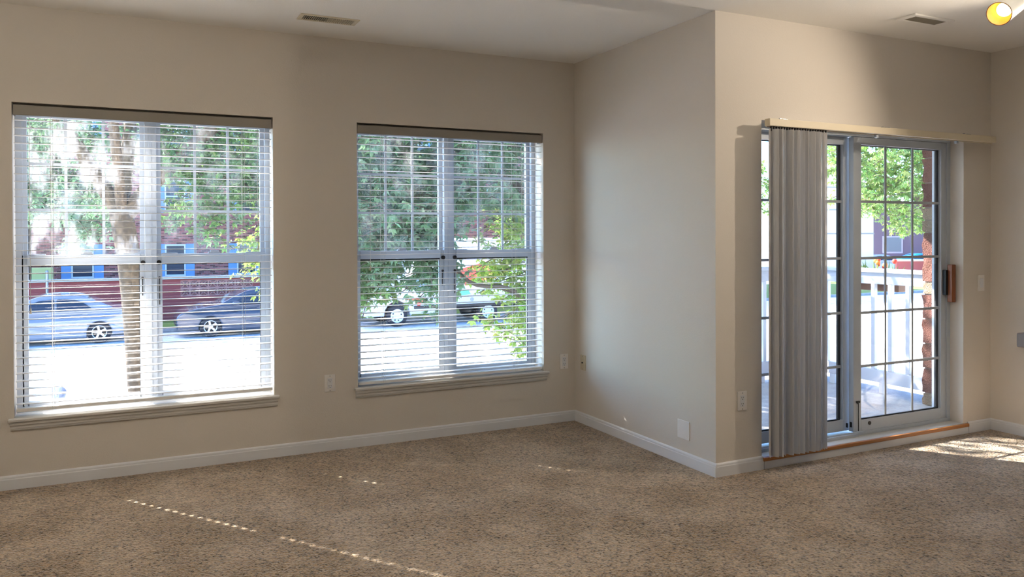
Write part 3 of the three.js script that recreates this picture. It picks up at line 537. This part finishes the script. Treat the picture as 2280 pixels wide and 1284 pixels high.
{
  const g = tag(group('flower_box', [6.08, 1.0, -4.92]), 'flower box of small red blooms hooked over the patio railing', 'flower box');
  mesh('trough', rbox(-0.068, 0.07, -0.08, 0.07, -0.24, 0.24, 0.01), std('#7c5a48', 0.9), g);
  mesh('bracket', [-0.16, 0.16].flatMap((z) => [ box(-0.12, -0.06, 0.121, 0.128, z - 0.01, z + 0.01), box(-0.067, -0.06, 0.06, 0.121, z - 0.01, z + 0.01)]), M.steel, g);
  seed = 77;
  for (let k = 0; k < 26; k++) { const x = rr(-0.05, 0.06), z = rr(-0.23, 0.23), a = rr(0, 6.28), l = rr(0.09, 0.17); mesh('leaf', new THREE.ConeGeometry(0.014, l, 5).scale(1, 1, 0.35).translate(0, l / 2, 0).rotateZ(rr(-0.7, 0.7)).rotateY(a).translate(x, 0.06, z), std(k % 2 ? '#5d7f3c' : '#7d9a4c', 0.8), g); }
  for (let k = 0; k < 7; k++) mesh('bloom', new THREE.IcosahedronGeometry(rr(0.016, 0.024), 1).translate(rr(-0.05, 0.05), rr(0.13, 0.2), rr(-0.22, 0.22)), std(k % 3 ? '#d2452f' : '#e88a3a', 0.7), g);
}

// ---------------------------------------------------------------- trees
const leafGeo = (() => {
  const g = new THREE.BufferGeometry(), P = [], leaf = (x, y, a, l, w) => { const c = Math.cos(a), s = Math.sin(a), pt = (u, v, h) => [x + u * c - v * s, h, y + u * s + v * c]; const A = pt(0, 0, 0), B = pt(l * 0.45, w, 0.12 * l), C = pt(l, 0, -0.1 * l), D = pt(l * 0.45, -w, 0.12 * l); P.push(...A, ...B, ...C, ...A, ...C, ...D); };
  leaf(0, 0, 0, 1, 0.24); leaf(0.12, 0, 0.9, 0.75, 0.2); leaf(0.12, 0, -0.9, 0.75, 0.2);
  g.setAttribute('position', new THREE.Float32BufferAttribute(P, 3)); g.computeVertexNormals();
  g.setAttribute('uv', new THREE.Float32BufferAttribute(new Float32Array(P.length / 3 * 2), 2));
  return g;
})();
const leafMat = new THREE.MeshPhysicalMaterial({ color: '#ffffff', roughness: 0.9, transmission: 0.45, thickness: 0, side: THREE.DoubleSide });
const LEAF = { lime: [[0.3, 0.43, 0.08], [0.25, 0.4, 0.08], [0.36, 0.46, 0.11]], mid: [[0.13, 0.24, 0.07], [0.17, 0.29, 0.08], [0.11, 0.2, 0.07]], bright: [[0.2, 0.32, 0.06], [0.16, 0.29, 0.06], [0.25, 0.35, 0.08]], cool: [[0.14, 0.25, 0.12], [0.17, 0.29, 0.15], [0.11, 0.21, 0.1]] };
// limbs: [points, r0, r1]; lobes: [cx, cy, cz, rx, ry, rz, leaves, palette]
function tree(label, base, limbs, lobes, size, bark, seedN, grp) {
  seed = seedN;
  const g = tag(group('tree', base), label, 'tree', grp);
  limbs.forEach(([pts, r0, r1], i) => mesh(i ? 'branch' : 'trunk', tube(pts, (t) => r0 + (r1 - r0) * t, 10, 28), bark, g));
  const twigs = [], mats = [], cols = [], q = new THREE.Quaternion(), e = new THREE.Euler(), v = new THREE.Vector3(), sc = new THREE.Vector3(), m4 = new THREE.Matrix4();
  for (const [cx, cy, cz, rx, ry, rz, count, pal] of lobes) {
    const per = 26, clusters = Math.round(count / per);
    for (let k = 0; k < clusters; k++) {
      let a, b, c; do { a = rr(-1, 1); b = rr(-1, 1); c = rr(-1, 1); } while (a * a + b * b + c * c > 1);
      const px = cx + a * rx, py = cy + b * ry, pz = cz + c * rz, lean = rr(0, Math.PI * 2), tw = rr(0.25, 0.5) * Math.min(1, size * 9);
      twigs.push(tube([[px - Math.cos(lean) * tw, py + 0.1, pz - Math.sin(lean) * tw], [px, py + 0.04, pz], [px + Math.cos(lean) * tw, py - 0.16, pz + Math.sin(lean) * tw]], 0.006 * size / 0.1, 4, 3));
      const tone = rr(0.8, 1.15), P = LEAF[pal];
      for (let i = 0; i < per; i++) {
        const t = rr(-1, 1); v.set(px + Math.cos(lean) * tw * t + gauss() * 0.14 * size / 0.1, py - 0.12 * t + gauss() * 0.12 * size / 0.1, pz + Math.sin(lean) * tw * t + gauss() * 0.14 * size / 0.1);
        e.set(rr(-0.6, 0.6), rr(0, Math.PI * 2), rr(-1.3, -0.1)); q.setFromEuler(e); const s = size * rr(0.7, 1.25); sc.set(s, s, s);
        mats.push(m4.compose(v, q, sc).clone()); const c0 = P[Math.floor(rnd() * P.length)]; cols.push(c0.map((x) => x * tone * rr(0.85, 1.15)));
      }
    }
  }
  const im = new THREE.InstancedMesh(leafGeo, leafMat, mats.length), col = new THREE.Color();
  mats.forEach((m, i) => { im.setMatrixAt(i, m); im.setColorAt(i, col.setRGB(...cols[i])); });
  im.name = 'foliage'; im.userData.kind = 'stuff'; im.castShadow = im.receiveShadow = true; g.add(im);
  mesh('twigs', twigs, M.barkDark, g).userData.kind = 'stuff';
  return g;
}
tree('tan-barked street tree whose trunk stands outside the silver car window', [0.22, GY + 0.1, -11.0],
  [[[[0.02, 0, 0], [-0.02, 1.3, 0], [-0.12, 2.7, 0], [-0.22, 3.4, 0]], 0.16, 0.14], [[[-0.2, 3.3, 0], [0.25, 3.85, 0.1], [0.9, 4.5, 0.2], [2.2, 5.6, 0.4]], 0.11, 0.04], [[[-0.2, 3.3, 0], [-0.7, 4.2, -0.2], [-1.5, 5.5, -0.3], [-2.2, 6.8, -0.6]], 0.1, 0.035], [[[-0.22, 3.3, 0], [-0.1, 4.5, -0.5], [0.1, 6, -1], [0.2, 7.4, -1.4]], 0.1, 0.03], [[[-0.2, 3.35, 0], [-0.3, 4.5, 0.9], [-0.4, 5.4, 1.9], [-0.5, 5.9, 2.8]], 0.07, 0.02]],
  [[-1.6, 5.4, -0.3, 1.6, 1.5, 1.6, 2600, 'cool'], [1.6, 4.9, 0.2, 1.6, 1.3, 1.3, 4200, 'mid'], [0, 6.6, -0.6, 2.8, 1.6, 2.2, 3600, 'mid'], [0.75, 3.6, 0.3, 0.5, 0.6, 0.5, 700, 'mid'], [1.72, 2.9, -0.6, 0.32, 0.8, 0.4, 620, 'lime'], [-1.3, 4.1, -0.6, 0.9, 0.9, 0.7, 1100, 'cool'], [1.5, 4.1, -0.8, 1.1, 0.5, 0.7, 1500, 'cool'], [0.5, 4.4, -0.9, 0.8, 0.7, 0.6, 1200, 'cool'], [-0.6, 3.3, -1.6, 0.45, 0.35, 0.4, 300, 'cool'], [2.6, 3.7, -1.2, 0.9, 0.5, 0.7, 900, 'mid'], [-0.75, 5.7, 2.5, 1.62, 1.1, 0.8, 2100, 'mid'], [0.2, 5.5, 2.5, 0.45, 0.9, 0.3, 700, 'mid'], [-0.85, 5.6, 2.5, 0.35, 1.0, 0.3, 600, 'mid']],
  0.1, M.bark, 101);
tree('leafy tree with a crooked dark branch outside the truck window', [5.3, GY + 0.1, -8.3],
  [[[[0, 0, 0], [-0.1, 1.5, 0], [-0.2, 3, -0.1], [-0.3, 4.6, -0.2]], 0.13, 0.09], [[[-0.08, 1.6, 0], [-0.75, 2.12, -0.2], [-1.1, 2.42, -0.3], [-1.55, 2.5, -0.4], [-1.85, 2.78, -0.5], [-2.3, 3.0, -0.6]], 0.045, 0.012], [[[-0.25, 3, 0], [-1.2, 3.8, -0.3], [-2.4, 4.6, -0.5]], 0.06, 0.02], [[[-0.3, 4.4, -0.1], [0.3, 5.4, 0], [0.9, 6.2, 0.2]], 0.06, 0.02]],
  [[-2.5, 3.75, -0.5, 1.0, 0.75, 0.9, 3200, 'cool'], [-2.2, 4.7, -0.3, 1.4, 0.9, 1.2, 3600, 'cool'], [-2.35, 2.95, -0.6, 0.62, 0.5, 0.5, 1500, 'cool'], [-2.75, 2.62, -0.7, 0.3, 0.4, 0.3, 420, 'mid'], [-0.72, 2.95, -0.5, 0.5, 0.6, 0.5, 900, 'lime'], [-0.75, 2.12, -0.4, 0.52, 0.5, 0.45, 700, 'lime'], [0.4, 5.4, 0, 1.6, 1.2, 1.4, 1800, 'mid'], [-1.1, 3.9, -0.4, 0.9, 0.6, 0.7, 1500, 'cool'], [-1.95, 2.45, -0.5, 0.2, 0.3, 0.25, 200, 'cool'], [-3.45, 5.75, 0, 0.7, 0.7, 0.5, 420, 'mid']],
  0.1, M.barkDark, 202);
tree('bright green tree spreading above the far end of the patio railing', [20.2, GY + 0.1, -13.6],
  [[[[0, 0, 0], [-0.2, 1.6, 0], [-0.8, 2.7, 0], [-2.0, 4.2, -0.2]], 0.2, 0.08], [[[-0.3, 2, 0], [0.4, 3.6, 0], [0.8, 5.2, 0]], 0.14, 0.05]],
  [[-2.4, 5.0, 0, 2.1, 1.5, 1.8, 3200, 'bright'], [-1.6, 3.9, -0.2, 1.9, 0.8, 1.4, 1500, 'bright'], [0.6, 5.4, 0, 2.2, 1.7, 1.8, 2600, 'mid'], [-3.6, 4.6, 0, 1.1, 1.1, 1.1, 900, 'bright']],
  0.14, M.barkDark, 303);
const back = [[-7.6, -33.8, 7.5, 'cool'], [-3.2, -34.2, 8.2, 'mid'], [6.6, -34, 7.8, 'cool'], [11.5, -33.8, 8.4, 'mid'], [17, -33.5, 8, 'cool']];
const backLabels = ['dense green tree behind the garden wall beyond the silver car', 'tall green tree behind the garden wall next to the yellow bench', 'green tree behind the garden wall beyond the dark sedan', 'green tree behind the garden wall beyond the truck cab', 'green tree behind the garden wall past the truck box'];
back.forEach(([x, z, h, pal], i) => tree(backLabels[i], [x, GY + 0.1, z], [[[[0, 0, 0], [0.1, h * 0.4, 0], [0, h * 0.8, 0]], 0.2, 0.08]], [[0, h * 0.75, 0, 2.9, h * 0.3, 1.4, 2600, pal], [0.6, h * 0.55, 0.2, 2.3, 1.1, 1.2, 1200, pal]], 0.24, M.barkDark, 400 + i, 'trees behind the garden wall'));
[[44, -48, 9], [52, -50, 10], [37, -44, 8.5], [60, -52, 9]].forEach(([x, z, h], i) => tree(['far green tree standing left of the cream building', 'far tall tree standing behind the cream building', 'far green tree nearest the street beyond the patio', 'far tree standing over the dark building'][i], [x, GY, z], [[[[0, 0, 0], [0.1, h * 0.4, 0], [0, h * 0.8, 0]], 0.25, 0.1]], [[0, h * 0.7, 0, 3.4, h * 0.3, 2.4, 1500, i % 2 ? 'mid' : 'bright']], 0.3, M.barkDark, 500 + i, 'far trees beyond the patio'));

renderer.render(scene, camera);
